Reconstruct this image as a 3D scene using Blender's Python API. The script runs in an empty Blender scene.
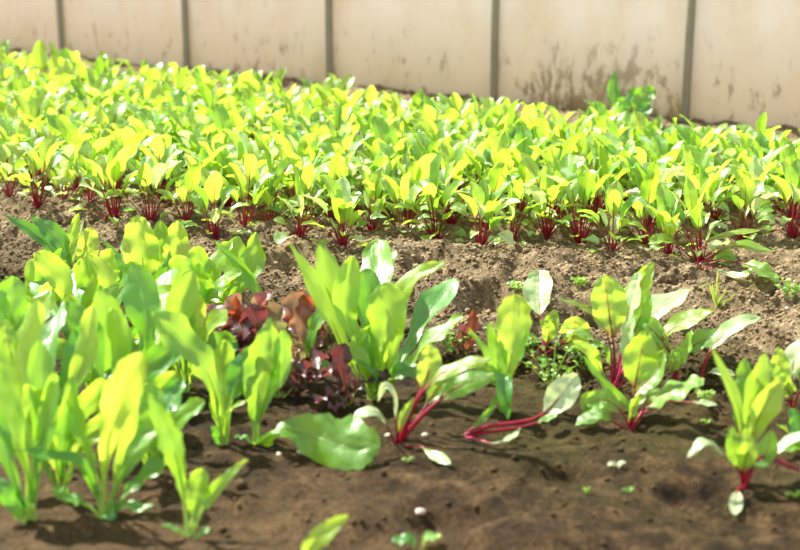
import bpy, math, random
from mathutils import Vector, noise, Matrix
R = math.radians
rnd = random.Random(7)
scene = bpy.context.scene
COL = scene.collection

# ------------------------------------------------------------------ camera
F = 1440.0
PITCH = R(16.0)
CAM = Vector((0, 0, 0.81))
FWD = Vector((0, math.cos(PITCH), -math.sin(PITCH)))
UP = Vector((0, math.sin(PITCH), math.cos(PITCH)))
cd = bpy.data.cameras.new('camera')
cam = bpy.data.objects.new('camera', cd)
COL.objects.link(cam)
cam.location = CAM
cam.rotation_euler = (math.pi / 2 - PITCH, 0, 0)
cd.sensor_width = 36
cd.lens = F * 36 / 800
cd.clip_start = 0.05
cd.dof.use_dof = True
cd.dof.focus_distance = 2.95
cd.dof.aperture_fstop = 3.7
scene.camera = cam

scene.view_settings.view_transform = 'Standard'
scene.view_settings.look = 'None'
scene.view_settings.gamma = 1
scene.view_settings.use_curve_mapping = False
scene.view_settings.exposure = 0.80

def raydir(px, py):
    return Vector(((px - 400) / F, 0, 0)) + UP * ((275 - py) / F) + FWD

def at(px, py, depth):
    return CAM + raydir(px, py) * depth

# ------------------------------------------------------------------ terrain
EA = Vector((-0.99, 3.56)); EN = Vector((0.435, 0.9)).normalized()
def bedv(x, y):                      # distance from the front edge of the far bed, towards the wall
    return (x - EA.x) * EN.x + (y - EA.y) * EN.y

def sstep(a, b, t):
    t = max(0.0, min(1.0, (t - a) / (b - a)))
    return t * t * (3 - 2 * t)

def interp(tab, t):
    if t <= tab[0][0]: return tab[0][1]
    for (a, va), (b, vb) in zip(tab, tab[1:]):
        if t <= b:
            k = (t - a) / (b - a); k = k * k * (3 - 2 * k)
            return va + (vb - va) * k
    return tab[-1][1]

PITS = []; PK = 1.8
PROF = [(-2.2, -.035), (-.75, -.03), (-.5, -.045), (-.33, -.03), (-.22, .004), (-.1, .026), (-.02, .012), (.06, .004), (.4, .004), (2.2, .0)]
def ground_z(x, y, fine=True):
    v = bedv(x, y)
    wob = 0.06 * noise.noise(Vector((x * 2.3, y * 2.3, 3.1)))
    z = interp(PROF, v + wob)
    z += 0.012 * noise.noise(Vector((x * 6, y * 6, 0)))
    if fine:
        mid = sstep(-.75, -.45, v)                      # crumblier on the dry ridge
        n1 = noise.noise(Vector((x * 22, y * 22, 1.7)))
        n2 = noise.noise(Vector((x * 55, y * 55, 5.2)))
        n3 = noise.noise(Vector((x * 120, y * 120, 9.0)))
        z += (0.004 + 0.007 * mid) * n1 + (0.002 + 0.0045 * mid) * n2 + (0.0008 + .0022 * mid) * n3
        pit = noise.noise(Vector((x * 9 + 4, y * 9, 7.7)))
        if pit > .25: z -= (pit - .25) * (.02 + .05 * mid)
        n4 = 1 - abs(noise.noise(Vector((x * 13 + 2, y * 13, 4.4)))) * 2
        n5 = 1 - abs(noise.noise(Vector((x * 31 + 7, y * 31, 8.4)))) * 2
        z += (.006 + .006 * mid) * n4 + (.0035 + .004 * mid) * n5 - .008
    for (cx, cy, rx, ry, dp) in PITS:
        q = ((x - cx) / rx) ** 2 + ((y - cy) / ry) ** 2
        if q < 6: z -= dp * PK * math.exp(-q * q)
    return z

def flat_at(px, py):
    d = raydir(px, py); t = -CAM.z / d.z; return CAM + d * t
for (px_, py_, rx_, ry_, dp_) in [(482, 291, .055, .05, .032), (672, 283, .10, .05, .035), (445, 241, .11, .05, .022), (610, 238, .10, .04, .014), (425, 268, .05, .05, .02), (540, 312, .05, .06, .02),
                                  (505, 345, .12, .07, .02), (450, 497, .07, .05, .015), (700, 470, .05, .04, .012), (20, 262, .05, .05, .02), (560, 455, .06, .04, .01), (300, 260, .06, .06, .02),
                                  (585, 305, .05, .04, .02), (520, 270, .05, .03, -.012), (455, 262, .05, .03, -.014), (560, 275, .05, .03, -.014), (750, 300, .05, .04, .015), (330, 500, .08, .05, -.012), (520, 515, .10, .05, -.012)]:
    q_ = flat_at(px_, py_); PITS.append((q_.x, q_.y, rx_, ry_, dp_))

def ground_at(px, py, lift=0.0):
    d = raydir(px, py)
    z = 0.0
    for _ in range(12):
        t = (z + lift - CAM.z) / d.z
        p = CAM + d * t
        z = 0.5 * z + 0.5 * ground_z(p.x, p.y, True)
    t = (z + lift - CAM.z) / d.z
    return CAM + d * t

def depth_of(p):
    return (p - CAM).dot(FWD)

# ------------------------------------------------------------------ node helpers
def new_mat(name):
    m = bpy.data.materials.new(name); m.use_nodes = True
    m.node_tree.nodes.clear()
    return m, m.node_tree.nodes, m.node_tree.links

def mix_rgb(N, L, fac, a, b, mode='MIX'):
    n = N.new('ShaderNodeMix'); n.data_type = 'RGBA'; n.blend_type = mode
    for sock, v in ((n.inputs[0], fac), (n.inputs[6], a), (n.inputs[7], b)):
        if isinstance(v, bpy.types.NodeSocket): L.new(v, sock)
        else: sock.default_value = v if not isinstance(v, tuple) else (*v, 1)
    return n.outputs[2]

def math_n(N, L, op, a, b=None, c=None, clamp=False):
    n = N.new('ShaderNodeMath'); n.operation = op; n.use_clamp = clamp
    for i, v in enumerate((a, b, c)):
        if v is None: continue
        if isinstance(v, bpy.types.NodeSocket): L.new(v, n.inputs[i])
        else: n.inputs[i].default_value = v
    return n.outputs[0]

def ramp(N, L, fac, stops):
    n = N.new('ShaderNodeValToRGB'); L.new(fac, n.inputs[0])
    e = n.color_ramp.elements
    while len(e) > 1: e.remove(e[0])
    e[0].position = stops[0][0]; e[0].color = (*stops[0][1], 1)
    for p, c in stops[1:]:
        k = e.new(p); k.color = (*c, 1)
    return n.outputs[0]

def noise_n(N, L, vec, scale, detail=4, rough=.55):
    n = N.new('ShaderNodeTexNoise'); n.inputs['Scale'].default_value = scale
    n.inputs['Detail'].default_value = detail; n.inputs['Roughness'].default_value = rough
    if vec is not None: L.new(vec, n.inputs['Vector'])
    return n.outputs[0]

# leaf material: v attribute 'var' varies each leaf, UV u = across (0..1), v = along
def leaf_mat(name, ref_a, ref_b, tr_a, tr_b, vein, vein_w=.035, vein_amt=1.0, rough=.38, trans=.5, side_amt=.5, spec=.6, base_tint=None, coat=.6):
    m, N, L = new_mat(name)
    out = N.new('ShaderNodeOutputMaterial')
    at_ = N.new('ShaderNodeAttribute'); at_.attribute_name = 'var'; var = at_.outputs['Fac']
    uv = N.new('ShaderNodeUVMap'); sep = N.new('ShaderNodeSeparateXYZ'); L.new(uv.outputs[0], sep.inputs[0])
    u, v = sep.outputs[0], sep.outputs[1]
    au = math_n(N, L, 'ABSOLUTE', math_n(N, L, 'SUBTRACT', u, .5))       # 0 at midrib .. .5 at margin
    # midrib: narrows to the tip
    wv = math_n(N, L, 'MULTIPLY_ADD', v, -vein_w * .7, vein_w)
    mid = math_n(N, L, 'SUBTRACT', 1.0, math_n(N, L, 'DIVIDE', au, wv), clamp=True)
    mid = math_n(N, L, 'POWER', mid, .5)
    # side veins: v + k*|u| periodic
    ph = math_n(N, L, 'MULTIPLY', math_n(N, L, 'MULTIPLY_ADD', au, -.75, v), 9.0)
    fr = math_n(N, L, 'ABSOLUTE', math_n(N, L, 'SUBTRACT', math_n(N, L, 'FRACT', ph), .5))
    side = math_n(N, L, 'SUBTRACT', 1.0, math_n(N, L, 'MULTIPLY', fr, 9.0), clamp=True)
    fade = math_n(N, L, 'SUBTRACT', 1.0, math_n(N, L, 'MULTIPLY', au, 2.0), clamp=True)
    side = math_n(N, L, 'MULTIPLY', math_n(N, L, 'MULTIPLY', side, fade), side_amt)
    tc = N.new('ShaderNodeTexCoord')
    ns = noise_n(N, L, tc.outputs['Object'], 45, 3)
    k = math_n(N, L, 'ADD', var, math_n(N, L, 'MULTIPLY_ADD', ns, .5, -.25), clamp=True)
    ref = mix_rgb(N, L, k, ref_a, ref_b)
    tr = mix_rgb(N, L, k, tr_a, tr_b)
    va = math_n(N, L, 'MULTIPLY', mid, vein_amt)
    sv = math_n(N, L, 'MULTIPLY', side, vein_amt)
    vs = math_n(N, L, 'MAXIMUM', va, sv)
    ref = mix_rgb(N, L, vs, ref, vein)
    tr = mix_rgb(N, L, vs, tr, vein)
    if base_tint:                                       # the blade runs into the stem colour at its foot
        bf = math_n(N, L, 'MULTIPLY', math_n(N, L, 'SUBTRACT', 1.0, math_n(N, L, 'MULTIPLY', v, 5.0), clamp=True), .8)
        ref = mix_rgb(N, L, bf, ref, base_tint); tr = mix_rgb(N, L, bf, tr, base_tint)
    h = math_n(N, L, 'ADD', math_n(N, L, 'MULTIPLY', math_n(N, L, 'ADD', mid, side), -.6), noise_n(N, L, tc.outputs['Object'], 95, 3))
    bp = N.new('ShaderNodeBump'); bp.inputs['Strength'].default_value = .6; bp.inputs['Distance'].default_value = .003
    L.new(h, bp.inputs['Height'])
    p = N.new('ShaderNodeBsdfPrincipled'); L.new(ref, p.inputs['Base Color'])
    p.inputs['Roughness'].default_value = rough; p.inputs['Specular IOR Level'].default_value = spec
    L.new(bp.outputs[0], p.inputs['Normal'])
    p.inputs['Coat Weight'].default_value = coat; p.inputs['Coat Roughness'].default_value = .48; p.inputs['Coat IOR'].default_value = 1.8
    t = N.new('ShaderNodeBsdfTranslucent'); L.new(tr, t.inputs[0])
    mx = N.new('ShaderNodeMixShader'); mx.inputs[0].default_value = trans
    L.new(p.outputs[0], mx.inputs[1]); L.new(t.outputs[0], mx.inputs[2])
    L.new(mx.outputs[0], out.inputs[0])
    return m

def stem_mat(name, low, high, rough=.35, trans=.25, at_=.55):
    m, N, L = new_mat(name)
    out = N.new('ShaderNodeOutputMaterial')
    uv = N.new('ShaderNodeUVMap'); sep = N.new('ShaderNodeSeparateXYZ'); L.new(uv.outputs[0], sep.inputs[0])
    c = ramp(N, L, sep.outputs[1], [(0, low), (at_, low), (1, high)])
    p = N.new('ShaderNodeBsdfPrincipled'); L.new(c, p.inputs['Base Color']); p.inputs['Roughness'].default_value = rough
    t = N.new('ShaderNodeBsdfTranslucent'); L.new(c, t.inputs[0])
    mx = N.new('ShaderNodeMixShader'); mx.inputs[0].default_value = trans
    L.new(p.outputs[0], mx.inputs[1]); L.new(t.outputs[0], mx.inputs[2])
    L.new(mx.outputs[0], out.inputs[0])
    return m

M = {}
RED = (.42, .008, .045)
M['beet'] = leaf_mat('beet_leaf', (.09, .32, .03), (.25, .50, .06), (.32, .62, .03), (.62, .86, .07), (.30, .05, .05), .035, .85, side_amt=.35, trans=.52, rough=.36, base_tint=(.3, .12, .06))
M['beet_yellow'] = leaf_mat('beet_leaf_yellow', (.20, .42, .04), (.34, .54, .07), (.46, .74, .04), (.66, .86, .09), (.40, .05, .03), .04, .85, side_amt=.6, trans=.55, rough=.36, base_tint=(.4, .06, .04))
M['beet_pale_sheen'] = leaf_mat('beet_leaf_pale_and_sheen', (.38, .62, .22), (.62, .76, .44), (.55, .80, .18), (.75, .90, .32), (.45, .20, .22), .04, .5, side_amt=.3, trans=.4, rough=.42)  # white sheen painted in as leaf colour; pale undersides use it too
M['lettuce'] = leaf_mat('lettuce_leaf', (.07, .29, .02), (.19, .46, .04), (.26, .62, .02), (.60, .86, .06), (.48, .72, .18), .05, .55, side_amt=.3, trans=.52, rough=.36)
M['lettuce_yellow'] = leaf_mat('lettuce_leaf_yellow', (.22, .46, .04), (.32, .56, .05), (.52, .82, .04), (.70, .90, .08), (.52, .66, .10), .05, .5, side_amt=.3, trans=.56, rough=.36)
M['lettuce_deep'] = leaf_mat('lettuce_leaf_blue_green', (.06, .27, .03), (.14, .40, .05), (.18, .54, .02), (.38, .74, .03), (.42, .62, .26), .05, .55, side_amt=.3, trans=.42, rough=.36)
M['red'] = leaf_mat('red_lettuce_leaf', (.06, .016, .026), (.22, .085, .11), (.13, .018, .022), (.34, .09, .08), (.3, .16, .08), .05, .5, side_amt=.3, trans=.42, rough=.33)
M['red_mixed'] = leaf_mat('red_green_lettuce_leaf', (.17, .20, .07), (.38, .14, .16), (.26, .30, .08), (.46, .10, .11), (.45, .35, .15), .05, .5, side_amt=.3, trans=.45, rough=.33)
M['red_bright'] = leaf_mat('scarlet_leaf', (.22, .05, .03), (.34, .09, .05), (.38, .06, .02), (.5, .12, .03), (.5, .12, .05), .05, .4, side_amt=.3, trans=.5)
M['grass'] = leaf_mat('grass_blade', (.3, .5, .08), (.45, .6, .12), (.6, .8, .05), (.8, .9, .1), (.4, .6, .1), .05, .2, side_amt=0)
M['stem_red'] = stem_mat('beet_stem', (.32, .004, .028), (.28, .05, .04), trans=.3)
M['stem_redgreen'] = stem_mat('beet_stem_to_green', (.38, .006, .035), (.30, .34, .06), trans=.3, at_=.4)
M['stem_pink'] = stem_mat('beet_stem_pink', (.62, .05, .16), (.62, .30, .25), trans=.3)
M['stem_dark'] = stem_mat('beet_stem_dark', (.22, .006, .03), (.13, .07, .03), trans=.15)
M['stem_green'] = stem_mat('lettuce_stem', (.46, .64, .14), (.42, .64, .08), trans=.4)

# soil
def soil_mat():
    m, N, L = new_mat('soil')
    out = N.new('ShaderNodeOutputMaterial')
    g = N.new('ShaderNodeNewGeometry'); sp = N.new('ShaderNodeSeparateXYZ'); L.new(g.outputs['Position'], sp.inputs[0])
    v = math_n(N, L, 'ADD', math_n(N, L, 'MULTIPLY', sp.outputs[0], EN.x), math_n(N, L, 'MULTIPLY', sp.outputs[1], EN.y))
    v = math_n(N, L, 'SUBTRACT', v, EA.x * EN.x + EA.y * EN.y)
    n1 = noise_n(N, L, g.outputs['Position'], 3.0, 5, .6)
    n2 = noise_n(N, L, g.outputs['Position'], 26, 6, .7)
    n3 = noise_n(N, L, g.outputs['Position'], 150, 4, .7)
    # dry crumbly ridge against moist bed soil with foreground shade put into its colour
    vv = math_n(N, L, 'ADD', v, math_n(N, L, 'MULTIPLY_ADD', n1, .5, -.25))
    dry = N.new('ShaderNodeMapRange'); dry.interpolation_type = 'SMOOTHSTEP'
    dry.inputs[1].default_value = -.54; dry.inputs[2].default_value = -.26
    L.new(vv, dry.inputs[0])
    wet_shaded = ramp(N, L, n2, [(.34, (.012, .007, .002)), (.5, (.050, .029, .010)), (.68, (.145, .088, .038))])
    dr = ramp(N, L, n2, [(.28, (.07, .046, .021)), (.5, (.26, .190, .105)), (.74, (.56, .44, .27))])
    c = mix_rgb(N, L, dry.outputs[0], wet_shaded, dr)
    # thin film of green algae on the moist soil
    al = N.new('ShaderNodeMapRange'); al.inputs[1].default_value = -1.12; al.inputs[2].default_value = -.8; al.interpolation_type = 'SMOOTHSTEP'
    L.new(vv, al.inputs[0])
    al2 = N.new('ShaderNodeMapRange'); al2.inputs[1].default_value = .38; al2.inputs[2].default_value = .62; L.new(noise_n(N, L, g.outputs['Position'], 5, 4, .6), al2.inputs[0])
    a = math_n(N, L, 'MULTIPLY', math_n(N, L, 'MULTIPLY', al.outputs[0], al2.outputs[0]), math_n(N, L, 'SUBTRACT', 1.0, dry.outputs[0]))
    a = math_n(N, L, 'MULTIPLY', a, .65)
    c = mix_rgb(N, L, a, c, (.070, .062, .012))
    bot = N.new('ShaderNodeMapRange'); bot.interpolation_type = 'SMOOTHSTEP'; bot.inputs[1].default_value = -1.05; bot.inputs[2].default_value = -1.35; L.new(vv, bot.inputs[0])
    c = mix_rgb(N, L, math_n(N, L, 'MULTIPLY', bot.outputs[0], .4), c, (.18, .115, .055))
    sp3 = ramp(N, L, n3, [(.33, (.45, .45, .45)), (.66, (1.35, 1.35, 1.35))])
    c = mix_rgb(N, L, 1.0, c, sp3, 'MULTIPLY')
    bp = N.new('ShaderNodeBump'); bp.inputs['Strength'].default_value = .9; bp.inputs['Distance'].default_value = .012
    L.new(math_n(N, L, 'ADD', n3, math_n(N, L, 'MULTIPLY', noise_n(N, L, g.outputs['Position'], 420, 3, .7), .4)), bp.inputs['Height'])
    p = N.new('ShaderNodeBsdfPrincipled'); L.new(c, p.inputs['Base Color']); p.inputs['Roughness'].default_value = .9
    p.inputs['Specular IOR Level'].default_value = .2
    L.new(bp.outputs[0], p.inputs['Normal']); L.new(p.outputs[0], out.inputs[0])
    return m
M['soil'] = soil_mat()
M['crumb'] = M['soil'].copy(); M['crumb'].name = 'soil_crumb'
for _n in M['crumb'].node_tree.nodes:
    if _n.type == 'BUMP': _n.inputs['Strength'].default_value = .05

# ------------------------------------------------------------------ mesh builder
class MB:
    def __init__(s):
        s.v = []; s.f = []; s.uv = []; s.mi = []; s.var = []
    def grid(s, rows, uvs, var=0.5, mi=0, wrap=False):
        base = len(s.v); n = len(rows[0])
        for r in rows: s.v.extend(r)
        s.var.extend([var] * (len(rows) * n))
        for i in range(len(rows) - 1):
            for j in range(n if wrap else n - 1):
                j2 = (j + 1) % n
                s.f.append((base + i * n + j, base + i * n + j2, base + (i + 1) * n + j2, base + (i + 1) * n + j))
                a, b = uvs[i], uvs[i + 1]
                ju = j / (n if wrap else n - 1); ju2 = (j + 1) / (n if wrap else n - 1)
                s.uv.append(((ju, a), (ju2, a), (ju2, b), (ju, b)))
                s.mi.append(mi)
    def build(s, name, mats, parent=None, origin=None):
        me = bpy.data.meshes.new(name)
        o0 = origin or Vector((0, 0, 0))
        me.from_pydata([tuple(p - o0) for p in s.v], [], s.f)
        uvl = me.uv_layers.new(name='UVMap')
        flat = [c for q in s.uv for uvp in q for c in uvp]
        uvl.data.foreach_set('uv', flat)
        a = me.attributes.new('var', 'FLOAT', 'POINT'); a.data.foreach_set('value', s.var)
        for m in (mats if isinstance(mats, (list, tuple)) else [mats]): me.materials.append(m)
        me.polygons.foreach_set('material_index', s.mi)
        me.polygons.foreach_set('use_smooth', [True] * len(s.f))
        me.update()
        o = bpy.data.objects.new(name, me); COL.objects.link(o)
        if parent: o.parent = parent
        return o

def catmull(pts, n):
    P = [pts[0] * 2 - pts[1]] + list(pts) + [pts[-1] * 2 - pts[-2]]
    segs = len(pts) - 1
    # dense then arc-length resample
    D = []
    for i in range(segs):
        p0, p1, p2, p3 = P[i:i + 4]
        for k in range(12):
            t = k / 12
            D.append(.5 * ((2 * p1) + (p2 - p0) * t + (2 * p0 - 5 * p1 + 4 * p2 - p3) * t * t + (3 * p1 - p0 - 3 * p2 + p3) * t ** 3))
    D.append(pts[-1].copy())
    L_ = [0]
    for a, b in zip(D, D[1:]): L_.append(L_[-1] + (b - a).length)
    return D, L_

def sample(D, L_, s):
    t = max(0, min(1, s)) * L_[-1]
    lo, hi = 0, len(L_) - 1
    while hi - lo > 1:
        m = (lo + hi) // 2
        if L_[m] <= t: lo = m
        else: hi = m
    k = (t - L_[lo]) / max(1e-9, L_[hi] - L_[lo])
    return D[lo].lerp(D[hi], min(1, max(0, k)))

PROFILE = {
    'lettuce': [(0, .13), (.2, .22), (.4, .48), (.58, .82), (.74, 1), (.87, .88), (.95, .58), (.985, .3), (1, .06)],
    'lance': [(0, .12), (.2, .42), (.4, .86), (.55, 1), (.7, .88), (.85, .55), (.95, .25), (1, .03)],
    'beet': [(0, .10), (.08, .32), (.22, .78), (.42, 1), (.62, .95), (.8, .7), (.92, .38), (1, .03)],
    'round': [(0, .10), (.08, .4), (.22, .8), (.45, 1), (.68, .97), (.85, .74), (.95, .42), (1, .05)],
    'grass': [(0, .8), (.3, 1), (.7, .7), (1, .02)],
    'oak': [(0, .15), (.2, .35), (.32, .7), (.42, .5), (.55, .95), (.66, .68), (.8, 1), (.92, .8), (1, .1)],
}

def add_leaf(blade, stem, pts, s0, hw, shape='beet', face=Vector((0, -.6, .8)), cup=.25, wave=.06, wfreq=3.0, serr=0.0, twist=0.0,
             nl=16, nw=6, r0=.0026, r1=.0014, var=.5, seed=0.0, sides=6, droop=0):
    """pts: midrib path. s0: where the blade starts. hw: half width."""
    D, L_ = catmull(pts, 0)
    prof = PROFILE[shape]
    def frame(s):
        a, b = sample(D, L_, s - .015), sample(D, L_, s + .015)
        T = (b - a).normalized()
        S = T.cross(face)
        if S.length < .12: S = T.cross(Vector((face.y, -face.x, face.z + .4)))
        S.normalize(); Nn = S.cross(T).normalized()
        if twist:
            q = Matrix.Rotation(twist * (s - s0), 3, T)
            S = q @ S; Nn = q @ Nn
        return T, S, Nn
    if blade is not None:
        rows, uvs = [], []
        for i in range(nl + 1):
            t = i / nl
            t = 1 - (1 - t) ** 1.35 if t > 0 else 0
            s = s0 + (1 - s0) * t
            c = sample(D, L_, s); T, S, Nn = frame(s)
            w = hw * interp(prof, t)
            row = []
            for j in range(nw + 1):
                u = j / nw * 2 - 1
                au = abs(u)
                ww = w
                if serr and au > .99: ww = w * (1 + serr * math.sin(t * 46 + seed * 7 + u * 2) + serr * .6 * math.sin(t * 21 + seed))
                off = cup * (au ** 1.6) * w
                off += wave * hw * au * au * math.sin(t * wfreq * 6.28 + seed * 3 + (1.7 if u > 0 else 0)) * (1 if t < .97 else .4)
                off += .13 * hw * noise.noise(Vector((u * 2.6, t * 8, seed * 5)))
                off -= .09 * w * max(0, 1 - au * 4)
                row.append(c + S * (u * ww * (1 - .08 * abs(cup) * au)) + Nn * off)
            rows.append(row); uvs.append(t)
        blade.grid(rows, uvs, var=var)
    if stem is not None:
        rows, uvs = [], []
        n = 7
        ext = .45 if s0 > 0.02 else .7                          # the stem runs on under the blade as its midrib
        send = s0 + (1 - s0) * ext
        for i in range(n + 6):
            s = s0 * i / (n - 1) if i < n else s0 + (send - s0) * (i - n + 1) / 6
            c = sample(D, L_, s); T, S, Nn = frame(max(s, .02))
            if i < n: r = r0 + (r1 - r0) * (i / (n - 1)) ** .7
            else: r = r1 * (1 - .75 * (i - n + 1) / 6)
            if s0 <= .02: r = r0 * (1 - .8 * s / send)
            c = c - Nn * (r * .75 if s > s0 else 0)
            rows.append([c + (S * math.cos(a) + Nn * math.sin(a) * .8) * r for a in [6.2832 * k / sides for k in range(sides)]])
            uvs.append(min(1, s / max(.3, s0 + .15)))
        stem.grid(rows, uvs, var=var, wrap=True)

def tag(o, label, cat, group=None, kind=None):
    if label: o['label'] = label
    if cat: o['category'] = cat
    if group: o['group'] = group
    if kind: o['kind'] = kind
    return o

def empty(name, loc, rz=0):
    o = bpy.data.objects.new(name, None); COL.objects.link(o)
    o.location = loc; o.rotation_euler = (0, 0, rz); o.empty_display_size = .02
    return o

# ------------------------------------------------------------------ setting
def build_ground():
    def axis(a, b, f0, f1, fine, coarse):
        o = []; x = a
        while x < b:
            o.append(x); x += fine if f0 <= x < f1 else coarse
        o.append(b); return o
    xs = axis(-4.0, 3.5, -1.05, 1.0, .0058, .05)
    ys = axis(.9, 9.0, 1.5, 3.55, .0065, .035)
    v = []; f = []
    nx = len(xs)
    for y in ys:
        for x in xs: v.append((x, y, ground_z(x, y)))
    for j in range(len(ys) - 1):
        for i in range(nx - 1):
            a = j * nx + i; f.append((a, a + 1, a + nx + 1, a + nx))
    me = bpy.data.meshes.new('floor'); me.from_pydata(v, [], f)
    me.polygons.foreach_set('use_smooth', [True] * len(f))
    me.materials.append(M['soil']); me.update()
    o = bpy.data.objects.new('floor', me); COL.objects.link(o)
    tag(o, 'brown garden soil with a dry crumbly ridge between the planted beds', 'soil', kind='structure')
build_ground()

def clods():
    r = random.Random(3)
    ico_v = []; 
    ph = (1 + 5 ** .5) / 2
    for a, b in ((1, ph), (-1, ph), (1, -ph), (-1, -ph)): ico_v += [(0, a, b), (a, b, 0), (b, 0, a)]
    ico_v = [Vector(p).normalized() for p in ico_v]
    fs = []
    E = min((a - b).length for i, a in enumerate(ico_v) for b in ico_v[i + 1:]) * 1.1
    for i in range(12):
        for j in range(i + 1, 12):
            for k in range(j + 1, 12):
                if (ico_v[i] - ico_v[j]).length < E and (ico_v[j] - ico_v[k]).length < E and (ico_v[i] - ico_v[k]).length < E:
                    nn = (ico_v[j] - ico_v[i]).cross(ico_v[k] - ico_v[i])
                    fs.append((i, j, k) if nn.dot(ico_v[i]) > 0 else (i, k, j))
    v = []; f = []
    n = 0
    while n < 30000:
        y = r.uniform(1.5, 4.4); x = r.uniform(-.34, .34) * (y + .1)
        b = bedv(x, y)
        if b > .9: continue
        dens = 1.0 if -.55 < b < .12 else (.05 if b <= -.55 else .4)
        if r.random() > dens: continue
        n += 1
        s = .0013 + .0042 * r.random() ** 2.6
        if r.random() < .012: s *= 1.8
        z = ground_z(x, y)
        base = len(v)
        sx, sy, sz = s * r.uniform(.8, 1.3), s * r.uniform(.8, 1.3), s * r.uniform(.6, .95)
        jit = r.random() * 10
        for q in ico_v:
            k = 1 + .35 * noise.noise(q * 1.7 + Vector((jit, 0, n)))
            v.append((x + q.x * sx * k, y + q.y * sy * k, z + s * .35 + q.z * sz * k))
        f.extend(tuple(i + base for i in t) for t in fs)
    me = bpy.data.meshes.new('soil_crumbs'); me.from_pydata(v, [], f)
    me.polygons.foreach_set('use_smooth', [True] * len(f))
    me.materials.append(M['crumb'])
    o = bpy.data.objects.new('soil_crumbs', me); COL.objects.link(o)
    tag(o, 'loose soil crumbs scattered over the ridge and the beds', 'soil crumbs', kind='stuff')
clods()

# wall of pale panels behind the bed
W0 = Vector((-1.46, 6.25)); W1 = Vector((.927, 4.64))
WT = (W1 - W0).normalized(); WN = Vector((-WT.y, WT.x))          # WN points away from the camera
if WN.y < 0: WN = -WN
STEP = (W1 - W0).length / 4
def wall_pt(k, off, z):
    p = W0 + WT * (k * STEP) + WN * off
    return Vector((p.x, p.y, z))
def wall_mat():
    m, N, L = new_mat('weathered_panel')
    out = N.new('ShaderNodeOutputMaterial')
    g = N.new('ShaderNodeNewGeometry'); sp = N.new('ShaderNodeSeparateXYZ'); L.new(g.outputs['Position'], sp.inputs[0])
    mp = N.new('ShaderNodeMapping'); L.new(g.outputs['Position'], mp.inputs[0]); mp.inputs['Scale'].default_value = (1, 1, .45)
    n1 = noise_n(N, L, mp.outputs[0], 5, 6, .65)
    n2 = noise_n(N, L, mp.outputs[0], 28, 6, .7)
    n3 = noise_n(N, L, g.outputs['Position'], 2.2, 3, .6)
    c = ramp(N, L, n1, [(.3, (.86, .77, .64)), (.5, (.93, .88, .81)), (.72, (.95, .92, .90))])
    # grime splashes low on the panels, strongest by the weed
    dx = math_n(N, L, 'SUBTRACT', sp.outputs[0], .70)
    near = math_n(N, L, 'SUBTRACT', 1.0, math_n(N, L, 'MULTIPLY', math_n(N, L, 'ABSOLUTE', dx), 2.6), clamp=True)
    low = N.new('ShaderNodeMapRange'); L.new(sp.outputs[2], low.inputs[0]); low.inputs[1].default_value = .32; low.inputs[2].default_value = .0
    thr = math_n(N, L, 'MULTIPLY_ADD', near, .24, math_n(N, L, 'MULTIPLY_ADD', n3, .16, -.04))
    gr = math_n(N, L, 'ADD', n2, math_n(N, L, 'MULTIPLY', thr, low.outputs[0]))
    gr = math_n(N, L, 'MULTIPLY', math_n(N, L, 'SUBTRACT', gr, .60), 10.0, clamp=True)
    gr = math_n(N, L, 'MULTIPLY', gr, low.outputs[0])
    c = mix_rgb(N, L, gr, c, (.16, .10, .055))
    yel = math_n(N, L, 'MULTIPLY', low.outputs[0], math_n(N, L, 'MULTIPLY', math_n(N, L, 'SUBTRACT', n1, .25, clamp=True), 1.9), clamp=True)
    c = mix_rgb(N, L, yel, c, (.66, .56, .32))
    p = N.new('ShaderNodeBsdfPrincipled'); L.new(c, p.inputs['Base Color']); p.inputs['Roughness'].default_value = .6
    t = N.new('ShaderNodeBsdfTranslucent'); L.new(c, t.inputs[0])
    mx = N.new('ShaderNodeMixShader'); mx.inputs[0].default_value = .5
    L.new(p.outputs[0], mx.inputs[1]); L.new(t.outputs[0], mx.inputs[2]); L.new(mx.outputs[0], out.inputs[0])
    return m
M['wall'] = wall_mat()
wm = MB()
def slab(mb, k0, k1, o0, o1, z0, z1):
    P = [wall_pt(k, o, z) for z in (z0, z1) for (k, o) in ((k0, o0), (k1, o0), (k1, o1), (k0, o1))]
    b = len(mb.v); mb.v += P; mb.var += [.5] * 8
    for q in ((0, 1, 5, 4), (1, 2, 6, 5), (2, 3, 7, 6), (3, 0, 4, 7), (4, 5, 6, 7), (3, 2, 1, 0)):
        mb.f.append(tuple(b + i for i in q)); mb.uv.append(((0, 0), (1, 0), (1, 1), (0, 1))); mb.mi.append(0)
for k in range(-2, 7): slab(wm, k + .004, k + .996, .018, .026, -.04, .62)
wall = wm.build('wall_back', M['wall'])
for p in wall.data.polygons: p.use_smooth = False
tag(wall, 'weathered cream panels of the greenhouse side wall', 'wall', kind='structure')

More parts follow.
